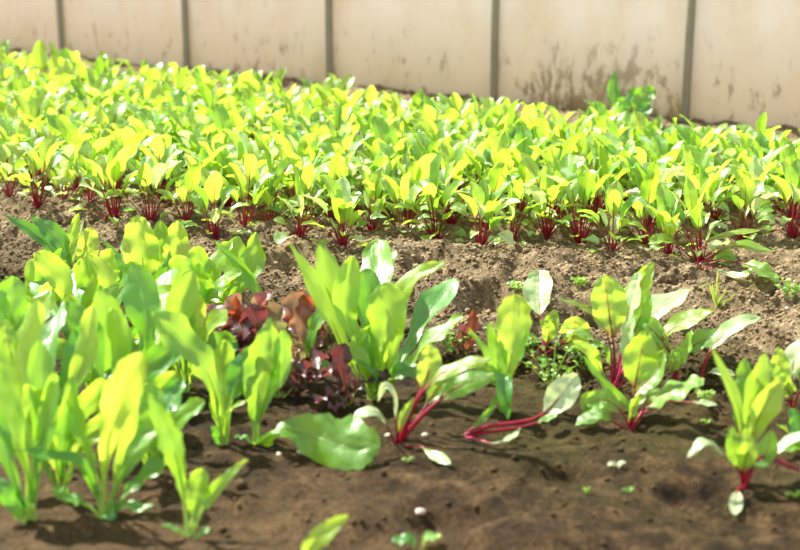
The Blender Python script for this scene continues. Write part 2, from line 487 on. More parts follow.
def metal(name, c1, c2):
    m, N, L = new_mat(name)
    out = N.new('ShaderNodeOutputMaterial'); g = N.new('ShaderNodeNewGeometry')
    c = mix_rgb(N, L, noise_n(N, L, g.outputs['Position'], 18, 5, .6), c1, c2)
    p = N.new('ShaderNodeBsdfPrincipled'); L.new(c, p.inputs['Base Color']); p.inputs['Roughness'].default_value = .55; p.inputs['Metallic'].default_value = .25
    L.new(p.outputs[0], out.inputs[0]); return m
M['post'] = metal('galvanised_steel', (.19, .18, .13), (.31, .30, .23))
post_labels = {
    -1: None,
    0: 'leftmost grey steel post against the pale wall, thinnest and farthest away',
    1: 'second grey steel post from the left along the pale wall',
    2: 'middle one of the five grey steel posts along the pale wall',
    3: 'fourth grey steel post from the left, next to the stained panel with the tall weed',
    4: 'rightmost and thickest-looking grey steel post, brown grime beside its foot'}
for k in range(0, 5):
    mb = MB(); c = wall_pt(k, 0, 0)
    c.z = 0; r = .0135
    rows = [[Vector((r * math.cos(6.2832 * j / 20), r * math.sin(6.2832 * j / 20), z)) for j in range(20)] for z in (-.05, .0, .3, .74, .745)]
    rows.append([p * 0 + Vector((0, 0, .748)) for p in rows[0]])
    mb.grid(rows, [0, .1, .4, .98, .99, 1], wrap=True)
    root = empty('steel_post', (c.x, c.y, c.z))
    mb.build('pole', M['post'], root)
    cb = MB()                                                       # strap that ties pole to panel
    slab_rows = [[Vector(((r + .0025) * math.cos(6.2832 * j / 20), (r + .0025) * math.sin(6.2832 * j / 20), z)) for j in range(20)] for z in (.56, .58)]
    cb.grid(slab_rows, [0, 1], wrap=True); cb.build('clamp', M['post'], root)
    tag(root, post_labels[k], 'post', 'steel posts along the wall')

# ------------------------------------------------------------------ light
w = bpy.data.worlds.new('world'); scene.world = w; w.use_nodes = True
WNn = w.node_tree.nodes; WL = w.node_tree.links; WNn.clear()
bg = WNn.new('ShaderNodeBackground'); wo = WNn.new('ShaderNodeOutputWorld')
tc = WNn.new('ShaderNodeTexCoord'); sx = WNn.new('ShaderNodeSeparateXYZ'); WL.new(tc.outputs['Generated'], sx.inputs[0])
cr = WNn.new('ShaderNodeValToRGB'); WL.new(sx.outputs[2], cr.inputs[0])
cr.color_ramp.elements[0].position = .0; cr.color_ramp.elements[0].color = (1.15, 1.08, 1.0, 1)
cr.color_ramp.elements[1].position = .7; cr.color_ramp.elements[1].color = (.50, .56, .62, 1)
WL.new(cr.outputs[0], bg.inputs[0]); WL.new(bg.outputs[0], wo.inputs[0])
bg.inputs[1].default_value = .84
sd = bpy.data.lights.new('sun', 'SUN'); so = bpy.data.objects.new('sun', sd); COL.objects.link(so)
S = Vector((-.56, .47, .80)).normalized()
so.rotation_euler = S.to_track_quat('Z', 'Y').to_euler()
sd.energy = 7.2; sd.angle = R(1.2); sd.color = (1, .95, .84)

# ------------------------------------------------------------------ generated beet plants of the far bed
def beet_leaves(r, n, h):
    """random leaves of a young beet, local coordinates, root at origin: (pts, s0, hw, kwargs)"""
    out = []
    a0 = r.uniform(0, 6.28)
    for i in range(n):
        a = a0 + i * 2.4 + r.uniform(-.35, .35)
        inner = i / max(1, n - 1)                         # later = inner, more upright
        tilt = R(8 + 50 * (1 - inner) ** 1.2 + r.uniform(-6, 8))
        L_ = h * (.62 + .45 * inner + r.uniform(-.12, .12))
        o = Vector((math.cos(a), math.sin(a), 0)); up = Vector((0, 0, 1))
        if r.random() < .25: L_ *= .75
        d0 = (o * math.sin(tilt * .7) + up * math.cos(tilt * .7))
        d1 = (o * math.sin(tilt) + up * math.cos(tilt))
        bend = r.uniform(.2, .95) + (1 - inner) * .5
        d2 = (o * math.sin(min(2.1, tilt + bend)) + up * math.cos(min(2.1, tilt + bend)))
        p0 = o * .004 - up * .008
        p1 = p0 + d0 * L_ * .42; p2 = p1 + d1 * L_ * .32; p3 = p2 + d1.lerp(d2, .55).normalized() * L_ * .22; p4 = p3 + d2 * L_ * .14
        face = (up * .9 - o * .7 + Vector((r.uniform(-.5, .5), r.uniform(-.5, .5), 0)))
        s0 = r.uniform(.42, .60)
        hw = L_ * (1 - s0) * r.uniform(.18, .28)
        if i in (0, 2, 4) and i < n - 3:                  # small outer leaves sprawl near the soil
            k = r.uniform(.35, .6)
            tl = R(r.uniform(55, 80)); dd = o * math.sin(tl) + up * math.cos(tl)
            p1 = p0 + dd * L_ * .45 * k + up * .006; p2 = p1 + dd * L_ * .4 * k; p3 = p2 + (dd - up * .3) * L_ * .3 * k; p4 = p3 + (dd - up * .7) * L_ * .2 * k
            for q in (p1, p2, p3, p4): q.z = max(q.z, .006)
        out.append(([p0, p1, p2, p3, p4], s0, hw, dict(shape=r.choice(['beet', 'beet', 'round', 'lance']), face=face, cup=r.uniform(.1, .5), wave=r.uniform(.05, .18),
                    wfreq=r.uniform(1.5, 3), twist=r.uniform(-.6, .6), var=r.random(), seed=r.random() * 9)))
    return out

def near_beet_proto(seed, h):
    r = random.Random(seed)
    root = empty('beet_plant', (0, 0, 0))
    for (pts, s0, hw, kw) in beet_leaves(r, r.randint(13, 16), h):
        b, s = MB(), MB()
        add_leaf(b, s, pts, s0, hw, nl=12, nw=6, r0=.0024, r1=.0011, **kw)
        lo = b.build('leaf', M['beet_yellow'] if r.random() < .30 else (M['beet_pale_sheen'] if r.random() < .24 else M['beet']), root)
        s.build('leaf_stem', M['stem_redgreen'] if r.random() < .3 else (M['stem_red'] if r.random() < .7 else M['stem_dark']), lo)
    return root

def far_beet_proto(seed, h):
    r = random.Random(seed)
    root = empty('beet_plant', (0, 0, 0))
    b, s = MB(), MB()
    ranges = []
    for (pts, s0, hw, kw) in beet_leaves(r, r.randint(12, 15), h):
        f0 = len(b.f)
        add_leaf(b, s, pts, s0, hw * 1.05, nl=9, nw=4, r0=.0024, r1=.0012, sides=4, **kw)
        k = 1 if r.random() < .32 else (2 if r.random() < .28 else 0)
        for i in range(f0, len(b.f)): b.mi[i] = k
    b.build('foliage', [M['beet'], M['beet_yellow'], M['beet_pale_sheen']], root)
    s.build('stems', M['stem_red'], root)
    return root

def copy_tree(o, parent=None):
    c = o.copy(); COL.objects.link(c)
    if parent: c.parent = parent
    for ch in KIDS[o.name]:
        copy_tree(ch, c)
    return c
KIDS = {}
def index_kids(o):
    ch = [x for x in o.children]
    KIDS[o.name] = ch
    for x in ch: index_kids(x)

near_protos, far_protos = [], []
for i in range(9):
    p = near_beet_proto(100 + i, .158); near_protos.append([p, False])
for i in range(8):
    p = far_beet_proto(200 + i, .152); far_protos.append([p, False])
bpy.context.view_layer.update()
for p, _ in near_protos + far_protos: index_kids(p)

# front-edge row: bases read off the photograph, left to right
front = [(10, 197), (38, 204), (64, 208), (90, 205), (114, 216), (150, 222), (186, 224), (214, 238), (246, 232), (268, 226), (300, 236), (343, 246), (372, 232), (404, 237), (436, 236),
         (481, 247), (512, 240), (546, 236), (580, 240), (612, 252), (646, 243), (668, 254), (700, 262), (742, 240), (792, 236)]
places = []
for i, (px, py) in enumerate(front):
    p = ground_at(px, py)
    places.append((p, 'front', i))
sp = .100
U = Vector((EN.y, -EN.x))
rb = random.Random(11)
for iv in range(0, 30):
    for iu in range(-30, 45):
        u = iu * sp + (iv % 2) * sp * .5 + rb.uniform(-.03, .03)
        v = .10 + iv * sp * .92 + rb.uniform(-.03, .03)
        q = EA + U * u + EN * v
        dwall = -((q - W0).dot(WN))
        if dwall < .60: continue
        p = Vector((q.x, q.y, ground_z(q.x, q.y, False)))
        d = depth_of(p)
        px = 400 + F * p.x / d
        if px < -25 - 0 or px > 825: continue
        # keep clear of the hand placed front row
        if any((p.xy - f[0].xy).length < .062 for f in places if f[1] == 'front'): continue
        # nothing in front of the edge line
        line = interp([(-100, 180), (0, 192), (110, 208), (250, 222), (420, 232), (640, 240), (900, 236)], px)
        t = CAM + (p - CAM)
        py = 275 - F * ((p - CAM).dot(UP)) / d
        if py > line: continue
        places.append((p, 'bed', d))
edge = [x for x in places if x[1] == 'front']
bed = sorted([x for x in places if x[1] == 'bed'], key=lambda x: x[2])
print('BED', len(edge), len(bed))
ORD = ['first', 'second', 'third', 'fourth', 'fifth', 'sixth', 'seventh', 'eighth', 'ninth', 'tenth', 'eleventh', 'twelfth', 'thirteenth']
n = len(edge)
def put(protos, p, scale, rz, rr):
    ent = rr.choice(protos)
    if not ent[1]:
        o = ent[0]; ent[1] = True
    else:
        o = copy_tree(ent[0])
    o.location = p; o.rotation_euler = (rr.uniform(-.16, .16), rr.uniform(-.16, .16), rz); o.scale = (scale,) * 3
    return o
rr = random.Random(21)
for (p, _, i) in edge:
    o = put(near_protos, p, rr.uniform(.86, 1.12), rr.uniform(0, 6.28), rr)
    if i <= 12: lab = 'red-stemmed beet plant, %s from the left along the front edge of the far bed' % ORD[i]
    else: lab = 'red-stemmed beet plant, %s from the right along the front edge of the far bed' % ORD[n - 1 - i]
    if i == 0: lab = 'leftmost red-stemmed beet plant at the front edge of the far bed'
    if i == n - 1: lab = 'rightmost red-stemmed beet plant at the front edge of the far bed'
    tag(o, lab, 'beet plant', 'beet plants along the front edge of the far bed')
BAY = ['left of the leftmost steel post', 'before the panel between first and second posts', 'before the panel between second and third posts', 'before the panel between third and fourth posts',
       'before the stained panel', 'right of the rightmost steel post']
def bay_of(p):
    px = 400 + F * p.x / depth_of(p)
    k = 0
    for b in (60, 187, 327, 493, 685):
        if px > b: k += 1
    return k
NI = 300 - n
stuff_b, stuff_mi = None, None
rest = []
for idx, (p, _, d) in enumerate(bed):
    if idx >= NI: rest.append(p); continue
    near = idx < 120
    dw = -((Vector((p.x, p.y)) - W0).dot(WN))
    sc = rr.uniform(.85, 1.12) * (.8 + .2 * sstep(.5, 1.1, dw))
    o = put(near_protos if near else far_protos, p, sc, rr.uniform(0, 6.28), rr)
    k = bay_of(p)
    if near: tag(o, 'beet crowded behind the front edge row, ' + BAY[k], 'beet plant', 'beet plants in the near rows, bay %d' % (k + 1))
    else: tag(o, 'beet in the far rows, ' + BAY[k], 'beet plant', 'beet plants in the far rows, bay %d' % (k + 1))
# the farthest plants, past three hundred: one object
if rest:
    b = MB()
    for p in rest:
        sc = rr.uniform(.85, 1.1) * .9
        for (pts, s0, hw, kw) in beet_leaves(rr, 8, .165 * sc):
            kw['face'] = kw['face']
            f0 = len(b.f)
            add_leaf(b, None, [q + p for q in pts], s0, hw * 1.05, nl=7, nw=4, **kw)
            k = 1 if rr.random() < .4 else 0
            for i in range(f0, len(b.f)): b.mi[i] = k
            f0 = len(b.f)
            add_leaf(None, b, [q + p for q in pts], s0, hw, r0=.0022, r1=.001, sides=3, **kw)
            for i in range(f0, len(b.f)): b.mi[i] = 2
    o = b.build('distant_beet_plants', [M['beet'], M['beet_yellow'], M['stem_red']])
    tag(o, 'farthest rows of small beet plants just before the pale wall', 'beet plants', kind='stuff')

# ------------------------------------------------------------------ hand placed plants
FACES = {'c': (0, -.75, .65), 'l': (-.65, -.5, .6), 'r': (.65, -.5, .6), 'u': (0, -.25, 1), 's': (-.38, -.38, .85), 'b': (.1, .8, .6), 'f': (0, -1, .1),
         'bl': (-.5, .7, .5), 'br': (.5, .7, .5), 'flat': (-.15, -.75, .65), 'ul': (-.6, 0, .8), 'ur': (.6, 0, .8)}
hseed = [0]; WS = .9
def plant(name, label, cat, base, leaves, group=None, lift=0.0):
    """leaves: dicts; path points (px, py, depth offset or None for 'on the ground')"""
    g = ground_at(*base); D0 = depth_of(g)
    root = empty(name, g)
    tag(root, label, cat, group)
    for lf in leaves:
        hseed[0] += 1
        r = random.Random(hseed[0] * 13 + 5)
        mat, px_pts, wpx = lf[0], lf[1], lf[2] * WS
        kw = dict(lf[3]) if len(lf) > 3 else {}
        pts = []
        first = kw.pop('start', None)
        pts.append(ground_at(*first) + Vector((0, 0, -.004)) if first else g + Vector((r.uniform(-.004, .004), r.uniform(-.004, .004), -.006)))
        for q in px_pts:
            if len(q) < 3 or q[2] is None: pts.append(ground_at(q[0], q[1], .008 if len(q) < 4 else q[3]))
            else:
                P = at(q[0], q[1], D0 + q[2])
                P.z = max(P.z, ground_z(P.x, P.y, False) + .004)
                pts.append(P)
        dep = depth_of(pts[-1])
        hw = wpx * .5 * dep / F
        face = Vector(FACES[kw.pop('face', 'c')])
        face += Vector((r.uniform(-.12, .12), r.uniform(-.12, .12), r.uniform(-.1, .1)))
        stem = kw.pop('stem', None)
        lab = kw.pop('label', None)
        lett = mat.startswith('lettuce') or mat.startswith('red')
        d = dict(shape='lettuce' if lett else 'beet', s0=.12 if lett else .42, cup=.22, wave=.22 if lett else .14, wfreq=r.uniform(1.6, 3.2), twist=r.uniform(-.5, .5),
                 var=r.random(), seed=r.random() * 9, nl=28, nw=8, r0=.0034 if lett else .0026, r1=.0026 if lett else .0014, serr=.05 if lett else 0)
        d.update(kw)
        s0 = d.pop('s0')
        b, s = MB(), MB()
        add_leaf(b, s, pts, s0, hw, face=face, **d)
        st = stem or ('stem_green' if lett or mat == 'grass' else 'stem_red')
        lo = b.build('leaf', M[mat], root, origin=g)
        so_ = s.build('leaf_stem', M[st], lo, origin=g)
        if lab: lo['label'] = lab
    return root

def auto_leaves(kind, base, n, hpx, seed, mats, wpx=30, spread=.8, dd=.05):
    """a fan of leaves of a hand placed plant"""
    r = random.Random(seed)
    out = []
    for i in range(n):
        a = -spread + 2 * spread * (i + .5) / n + r.uniform(-.15, .15)
        h = hpx * (1 - .25 * abs(a)) * r.uniform(.75, 1.05)
        tx = base[0] + math.sin(a) * h; ty = base[1] - math.cos(a) * h
        mx = base[0] + math.sin(a * .6) * h * .55; my = base[1] - math.cos(a * .6) * h * .55
        z = r.uniform(-dd, dd)
        out.append((r.choice(mats), [(mx, my, z * .5), (tx, ty, z)], wpx * r.uniform(.75, 1.15),
                    dict(face=r.choice(['c', 'c', 'l', 's', 'b', 'r', 'ul']), twist=r.uniform(-.5, .5))))
    return out

LY, LG, LD, BY, BG, BP = 'lettuce_yellow', 'lettuce', 'lettuce_deep', 'beet_yellow', 'beet', 'beet_pale_sheen'

# --- left foreground lettuces
plant('lettuce_plant', 'small lettuce by itself on the front soil with a short clipped leaf reaching right', 'lettuce', (190, 536), [
    (LG, [(184, 500, 0), (172, 445, -.02), (148, 392, -.03)], 27, dict(face='c', serr=.1, shape='lance', s0=.25)),
    (LG, [(195, 510, .01), (203, 468, .0)], 30, dict(face='c', shape='round', s0=.3)),
    (LY, [(205, 505, 0), (226, 478, 0), (248, 459, 0)], 15, dict(face='c', shape='grass', s0=.35, label='clipped narrow leaf')),
    (LD, [(180, 531, -.005), (161, 524, -.01)], 10, dict(shape='round', s0=.3, serr=0, face='u')),
    (LD, [(200, 536, -.005), (210, 529, -.01)], 11, dict(shape='round', s0=.3, serr=0, face='u')),
])
plant('lettuce_plant', 'tall lettuce in the left foreground with a broad glowing yellow leaf', 'lettuce', (103, 517), [
    (LY, [(104, 482, -.02), (112, 420, -.06), (142, 352, -.12)], 42, dict(face='f', var=1.0, twist=0, label='broad glowing yellow leaf')),
    (LG, [(94, 490, 0), (76, 462, -.02), (12, 450, -.04)], 24, dict(face='u', shape='lance')),
    (LG, [(98, 480, .0), (78, 420, .01), (72, 376, .01)], 24, dict(face='l')),
    (LD, [(88, 505, 0), (72, 500, 0), (52, 490, -.01)], 22, dict(face='u', shape='round', s0=.4)),
    (LG, [(120, 480, .02), (140, 440, .04), (172, 415, .05)], 40, dict(face='c')),
    (LG, [(120, 500, .0), (140, 480, .01), (175, 455, .01)], 28, dict(face='u')),
    (LD, [(124, 505, 0), (140, 508, -.005), (153, 505, -.01)], 14, dict(face='u', shape='round', serr=0)),
    (LD, [(105, 515, -.012), (116, 518, -.02)], 14, dict(face='u', shape='round', serr=0)),
    (LY, [(118, 470, .02), (128, 410, .03), (118, 372, .03)], 30, dict(face='bl')),
])
plant('lettuce_plant', 'lettuce at the bottom left corner with a bunch of long upright stems', 'lettuce', (33, 519), [
    (LG, [(26, 470, 0), (8, 420, 0), (-12, 372, 0)], 36, dict(face='r')),
    (LD, [(18, 490, -.01), (0, 440, -.02), (-18, 400, -.03)], 34, dict(face='c')),
    (LG, [(36, 470, 0), (42, 400, .01), (38, 340, .02)], 30, dict(face='c')),
    (LG, [(40, 470, -.01), (58, 420, -.02), (70, 385, -.03)], 22, dict(face='l')),
    (LY, [(33, 460, .01), (26, 400, .02), (20, 345, .03)], 28, dict(face='b')),
    (LY, [(34, 470, .01), (46, 420, .0), (55, 372, 0)], 20, dict(face='c')),
    (LD, [(18, 505, -.01), (4, 490, -.02), (-8, 480, -.02)], 24, dict(face='s', shape='round')),
])
plant('lettuce_seedling', 'pale seedling with two round leaves at the bottom left corner', 'seedling', (24, 524), [
    ('lettuce', [(18, 514, 0), (9, 508, -.005)], 15, dict(shape='round', serr=0, s0=.35, face='s')),
    (LY, [(28, 515, 0), (34, 505, 0)], 16, dict(shape='round', serr=0, s0=.35, face='s'))])
plant('lettuce_plant', 'lettuce in the left crowd with a tall lance-shaped leaf in its middle', 'lettuce', (50, 462), [
    (LG, [(44, 410, -.02), (48, 350, .02), (66, 298, .10)], 30, dict(face='s', shape='lance', s0=.25)),
    (LY, [(40, 420, .0), (28, 350, .0), (38, 300, 0)], 30, dict(face='b')),
    (LD, [(56, 420, .01), (76, 370, .02), (84, 325, .03)], 36, dict(face='c')),
    (LY, [(60, 420, -.01), (84, 360, -.01), (94, 305, -.01)], 30, dict(face='c', var=.9)),
    (LG, [(36, 430, -.02), (16, 390, -.03), (-4, 355, -.03)], 30, dict(face='s')),
    (LG, [(62, 430, -.03), (90, 400, -.05), (104, 378, -.05)], 28, dict(face='r')),
])
plant('lettuce_plant', 'lettuce in the left crowd with a broad rounded leaf shining white', 'lettuce', (112, 448), [
    (LD, [(108, 420, -.03), (112, 380, .02), (134, 332, .10)], 54, dict(face='s', label='broad rounded leaf with white sheen')),
    (LG, [(100, 410, .0), (92, 350, .01), (70, 300, .02)], 36, dict(face='r')),
    (LY, [(118, 400, .02), (120, 350, .03), (112, 308, .04)], 30, dict(face='b')),
    (LG, [(124, 410, .0), (150, 370, 0), (180, 345, 0)], 34, dict(face='c')),
    (LY, [(126, 420, -.02), (150, 400, -.03), (176, 372, -.03)], 26, dict(face='c')),
    (LG, [(110, 400, .04), (112, 340, .05), (98, 290, .05)], 36, dict(face='c')),
])
plant('lettuce_plant', 'lettuce in the left crowd with an upright dark leaf and pale midrib', 'lettuce', (148, 405), [
    (LD, [(146, 370, -.02), (146, 320, -.03), (134, 263, -.02)], 42, dict(face='c', var=.6, label='upright dark leaf with pale midrib')),
    (LG, [(155, 360, .0), (163, 310, .07), (172, 268, .14)], 36, dict(face='s')),
    (LY, [(158, 365, .02), (180, 310, .02), (192, 270, .03)], 34, dict(face='c')),
    (LG, [(136, 365, .0), (112, 320, 0), (100, 285, .01)], 34, dict(face='l')),
    (LG, [(160, 378, -.02), (188, 350, -.03), (206, 362, -.05)], 38, dict(face='u')),
    (LY, [(150, 350, .04), (154, 300, .05), (176, 290, .05)], 28, dict(face='s')),
])
plant('lettuce_plant', 'lettuce left of centre with a leaf arching left over its neighbours', 'lettuce', (224, 444), [
    (LG, [(219, 420, -.02), (206, 370, -.04), (152, 312, -.06)], 46, dict(face='u', label='leaf arching to the left')),
    (LD, [(230, 410, 0), (240, 375, 0), (258, 346, 0)], 30, dict(face='c', shape='round', s0=.45)),
    (LY, [(228, 415, -.01), (238, 405, -.02), (252, 398, -.02)], 12, dict(face='u', shape='grass')),
    (LG, [(220, 425, -.01), (213, 405, -.01), (211, 390, -.01)], 10, dict(face='c', shape='lance')),
    (LY, [(224, 400, .02), (222, 370, .03), (226, 340, .03)], 26, dict(face='b')),
    (LD, [(217, 433, -.01), (211, 427, -.015)], 12, dict(face='c', shape='round', serr=0)),
])
plant('lettuce_plant', 'lettuce left of centre with one big leaf resting flat on the soil to its right', 'lettuce', (256, 442), [
    (LG, [(256, 410, 0), (262, 370, -.01), (271, 318, -.02)], 42, dict(face='c', serr=.06, shape='lance', s0=.1)),
    (LG, [(262, 410, -.01), (280, 370, -.01), (283, 330, -.01)], 24, dict(face='r')),
    (LG, [(272, 433, None, .03), (298, 430, None, .036), (340, 443, None, .034), (380, 446, None, .03)], 70, dict(face='flat', shape='lettuce', serr=.09, s0=.06, cup=-.15, wave=.25, twist=0, var=.7, label='big leaf resting flat on the soil')),
    (LD, [(246, 441, -.005), (234, 437, -.01)], 12, dict(face='u', shape='round', serr=0)),
    (LD, [(260, 446, -.01), (268, 440, -.015)], 13, dict(face='u', shape='round', serr=0)),
])
plant('lettuce_plant', 'lettuce at the left edge behind the front rows, red stems beside it', 'lettuce', (12, 400), [
    (LD, [(10, 360, 0), (8, 320, 0), (14, 276, 0)], 40, dict(face='c')),
    (LY, [(6, 350, 0), (-6, 310, 0), (-12, 280, 0)], 36, dict(face='c')),
    (LY, [(22, 350, 0), (40, 310, .01), (50, 290, .02)], 34, dict(face='c')),
    (LG, [(18, 370, -.02), (28, 330, -.03), (30, 300, -.04)], 32, dict(face='s')),
    (LG, [(4, 370, -.02), (-4, 340, -.03), (2, 310, -.04)], 32, dict(face='s')),
])
plant('beet_plant', 'beet at the left edge whose dark red stems show between the lettuces', 'beet plant', (22, 412), [
    (BG, [(18, 385, -.03), (10, 350, -.04), (4, 318, -.04)], 28, dict(face='c', r0=.004)),
    (BG, [(24, 385, -.03), (22, 350, -.04), (26, 322, -.04)], 26, dict(face='b', r0=.004)),
    (BY, [(14, 385, -.02), (0, 360, -.03), (-14, 344, -.03)], 28, dict(face='c', r0=.004)),
    (BG, [(30, 390, -.02), (38, 362, -.02), (52, 345, -.02)], 24, dict(face='c', r0=.004)),
])
plant('lettuce_plant', 'lettuce in the back left crowd with a slanting yellow leaf over a blue-green one', 'lettuce', (75, 350), [
    (LY, [(70, 320, -.02), (62, 280, -.02), (36, 252, -.02)], 30, dict(face='c', var=.8, shape='lettuce')),
    (LD, [(64, 330, -.03), (46, 295, .02), (38, 268, .08)], 28, dict(face='s')),
    (LD, [(78, 320, -.03), (76, 292, 0), (76, 268, .05)], 28, dict(face='s')),
    (LY, [(84, 320, 0), (88, 285, 0), (82, 258, 0)], 30, dict(face='c')),
    (LY, [(95, 320, .0), (108, 285, 0), (88, 254, 0)], 22, dict(face='c')),
    (LG, [(90, 325, -.02), (112, 300, -.03), (124, 285, -.03)], 34, dict(face='l')),
])
plant('lettuce_plant', 'lettuce at the back left with long narrow leaves pointing left over bare soil', 'lettuce', (72, 290), [
    (LD, [(64, 268, 0), (42, 238, .0), (5, 215, .0)], 15, dict(face='c', shape='lance', s0=.2, serr=.02)),
    (LD, [(68, 262, 0), (56, 236, 0), (31, 217, 0)], 22, dict(face='c', shape='lance', s0=.25)),
    (LY, [(70, 262, 0), (72, 240, 0), (79, 213, 0)], 17, dict(face='c', shape='lance', s0=.3)),
    (BP, [(74, 262, .02), (78, 240, .02), (84, 220, .02)], 12, dict(face='s', s0=.4, stem='stem_green', shape='lance')),
    (LY, [(82, 266, -.01), (88, 250, -.01), (90, 227, -.01)], 25, dict(face='c', shape='round', s0=.35, serr=.02)),
    (LD, [(130, 280, 0), (120, 260, 0), (100, 238, 0)], 11, dict(face='c', shape='lance', s0=.1)),
    (LY, [(80, 275, -.02), (104, 262, -.03), (124, 282, -.03)], 24, dict(face='u')),
    (LG, [(66, 275, -.02), (60, 262, -.02), (62, 248, -.02)], 15, dict(face='c')),
])
plant('lettuce_plant', 'lettuce in the back left crowd with the largest round glowing yellow leaf', 'lettuce', (150, 322), [
    (LY, [(146, 290, 0), (142, 255, 0), (137, 215, 0)], 40, dict(face='c', shape='round', s0=.3, var=.95, serr=.02, label='largest round yellow leaf')),
    (LG, [(156, 290, .02), (162, 255, .02), (160, 220, .02)], 30, dict(face='c', shape='round', s0=.3)),
    (LY, [(160, 290, 0), (176, 258, 0), (178, 220, 0)], 30, dict(face='c', shape='round', s0=.3)),
    (BP, [(140, 290, .03), (128, 262, .03), (122, 240, .03)], 14, dict(face='s', stem='stem_green', shape='lance')),
    (LD, [(140, 300, -.01), (122, 275, -.01), (106, 245, -.01)], 14, dict(face='c', shape='lance')),
    (LG, [(158, 296, -.03), (168, 268, -.04), (170, 250, -.04)], 22, dict(face='c', shape='lance')),
    (BP, [(160, 300, -.02), (170, 285, -.03), (172, 268, -.03)], 16, dict(face='s', stem='stem_green')),
])
plant('lettuce_plant', 'lettuce beside the bare ridge at the rear of the near bed, one narrow leaf slanting', 'lettuce', (222, 330), [
    (LG, [(232, 300, 0), (252, 265, 0), (256, 232, 0)], 32, dict(face='c', shape='lance', s0=.3, serr=.02)),
    (LG, [(262, 312, -.02), (246, 275, -.02), (214, 240, -.02)], 14, dict(face='c', shape='lance', s0=.1, label='narrow leaf slanting up to the left')),
    (LY, [(220, 300, 0), (214, 270, 0), (232, 242, 0)], 26, dict(face='c')),
    (LY, [(212, 300, 0), (200, 275, 0), (196, 246, 0)], 30, dict(face='c')),
    (LG, [(226, 300, .01), (232, 270, .01), (238, 236, .01)], 26, dict(face='b')),
    (LG, [(214, 310, -.03), (204, 292, -.04), (190, 262, -.04)], 34, dict(face='s')),
    (LY, [(222, 305, -.03), (222, 285, -.04), (242, 272, -.05)], 28, dict(face='u')),
])
# more of the left crowd, so that no bare soil opens between them
for (base, n_, h, sd_, lab) in [((60, 498), 5, 130, 1, 'low leafy lettuce between the corner lettuce and the one with the yellow leaf'),
                            ((150, 478), 5, 110, 2, 'small lettuce just behind the clipped one'),
                            ((185, 392), 6, 105, 3, 'lettuce beside the red-leaved plants, on their left'),
                            ((95, 398), 6, 120, 4, 'lettuce deep inside the left crowd, hardly any soil showing'),
                            ((108, 322), 6, 75, 5, 'lettuce at the rear of the left crowd below the round yellow leaf'),
                            ((35, 345), 6, 85, 6, 'lettuce at the left edge just below the bare ridge'),
                            ((190, 340), 6, 90, 7, 'lettuce at the rear of the left crowd next to the red leaves')]:
    plant('lettuce_plant', lab, 'lettuce', base, auto_leaves('l', base, n_, h, sd_, [LY, LG, LD, LG, LY], 32))

# --- red leaved lettuces
def ruffle(mat, pts, wd, face='u', **k):
    d = dict(face=face, shape='oak', serr=.12, wave=.5, wfreq=3.4, cup=.35, s0=.12, nl=34, nw=10); d.update(k)
    return (mat, pts, wd * .78, d)
plant('red_lettuce_plant', 'frilly red-brown lettuce left of the big central green lettuce', 'lettuce', (246, 372), [
    ruffle('red', [(240, 352, -.02), (232, 335, -.03), (212, 345, -.05)], 46, 's'),
    ruffle('red', [(252, 345, 0), (258, 328, -.01), (248, 305, -.02)], 44, 'c'),
    ruffle('red_mixed', [(236, 345, 0), (222, 325, 0), (205, 305, 0)], 38, 's'),
    ruffle('red_mixed', [(260, 345, 0), (272, 325, 0), (285, 305, 0)], 40, 'c'),
    ruffle('red_mixed', [(246, 340, .02), (240, 315, .03), (226, 296, .03)], 34, 'u'),
    ruffle('red', [(262, 355, -.02), (275, 345, -.03), (288, 350, -.04)], 36, 'c'),
    ruffle('red', [(240, 362, -.03), (228, 365, -.05), (215, 378, -.06)], 34, 'c'),
    ruffle('red_bright', [(240, 335, .01), (238, 320, .0), (236, 296, -.01)], 18, 'c', serr=.04, wave=.2),
    ruffle('red_mixed', [(252, 335, .02), (262, 312, .03), (268, 290, .03)], 34, 's'),
])
plant('red_lettuce_plant', 'pinkish red frilly lettuce touching the left side of the big central lettuce', 'lettuce', (306, 384), [
    ruffle('red_mixed', [(304, 350, 0), (300, 320, 0), (290, 292, 0)], 42, 'u'),
    ruffle('red_bright', [(306, 350, .02), (308, 320, .01), (302, 290, 0)], 28, 'u', var=.9),
    ruffle('red_mixed', [(296, 355, 0), (280, 335, 0), (268, 318, 0)], 36, 's'),
    ruffle('red', [(310, 360, -.02), (318, 345, -.02), (326, 330, -.02)], 34, 's'),
    ruffle('red_mixed', [(300, 365, -.02), (294, 350, -.03), (292, 335, -.04)], 32, 's'),
    ('lettuce', [(308, 355, -.02), (312, 335, -.03), (324, 307, -.03)], 20, dict(face='s')),
    ('lettuce_deep', [(306, 372, -.02), (316, 365, -.03), (334, 372, -.04)], 18, dict(face='u')),
    ruffle('red', [(296, 376, -.02), (286, 388, -.03), (276, 392, -.04)], 26, 'u'),
])
plant('red_lettuce_plant', 'dark maroon lettuce tucked under the front of the big central lettuce', 'lettuce', (348, 404), [
    ruffle('red', [(344, 385, -.01), (340, 365, -.02), (345, 343, -.02)], 34, 'c', var=.2, wave=.2, serr=.05),
    ruffle('red', [(356, 390, -.01), (372, 378, -.02), (392, 378, -.03)], 26, 's', var=.2),
    ruffle('red', [(338, 394, -.02), (326, 396, -.03), (316, 404, -.04)], 24, 'u', var=.1),
    ruffle('red', [(346, 400, -.02), (340, 406, -.03), (328, 412, -.04)], 18, 'u', var=.6),
])

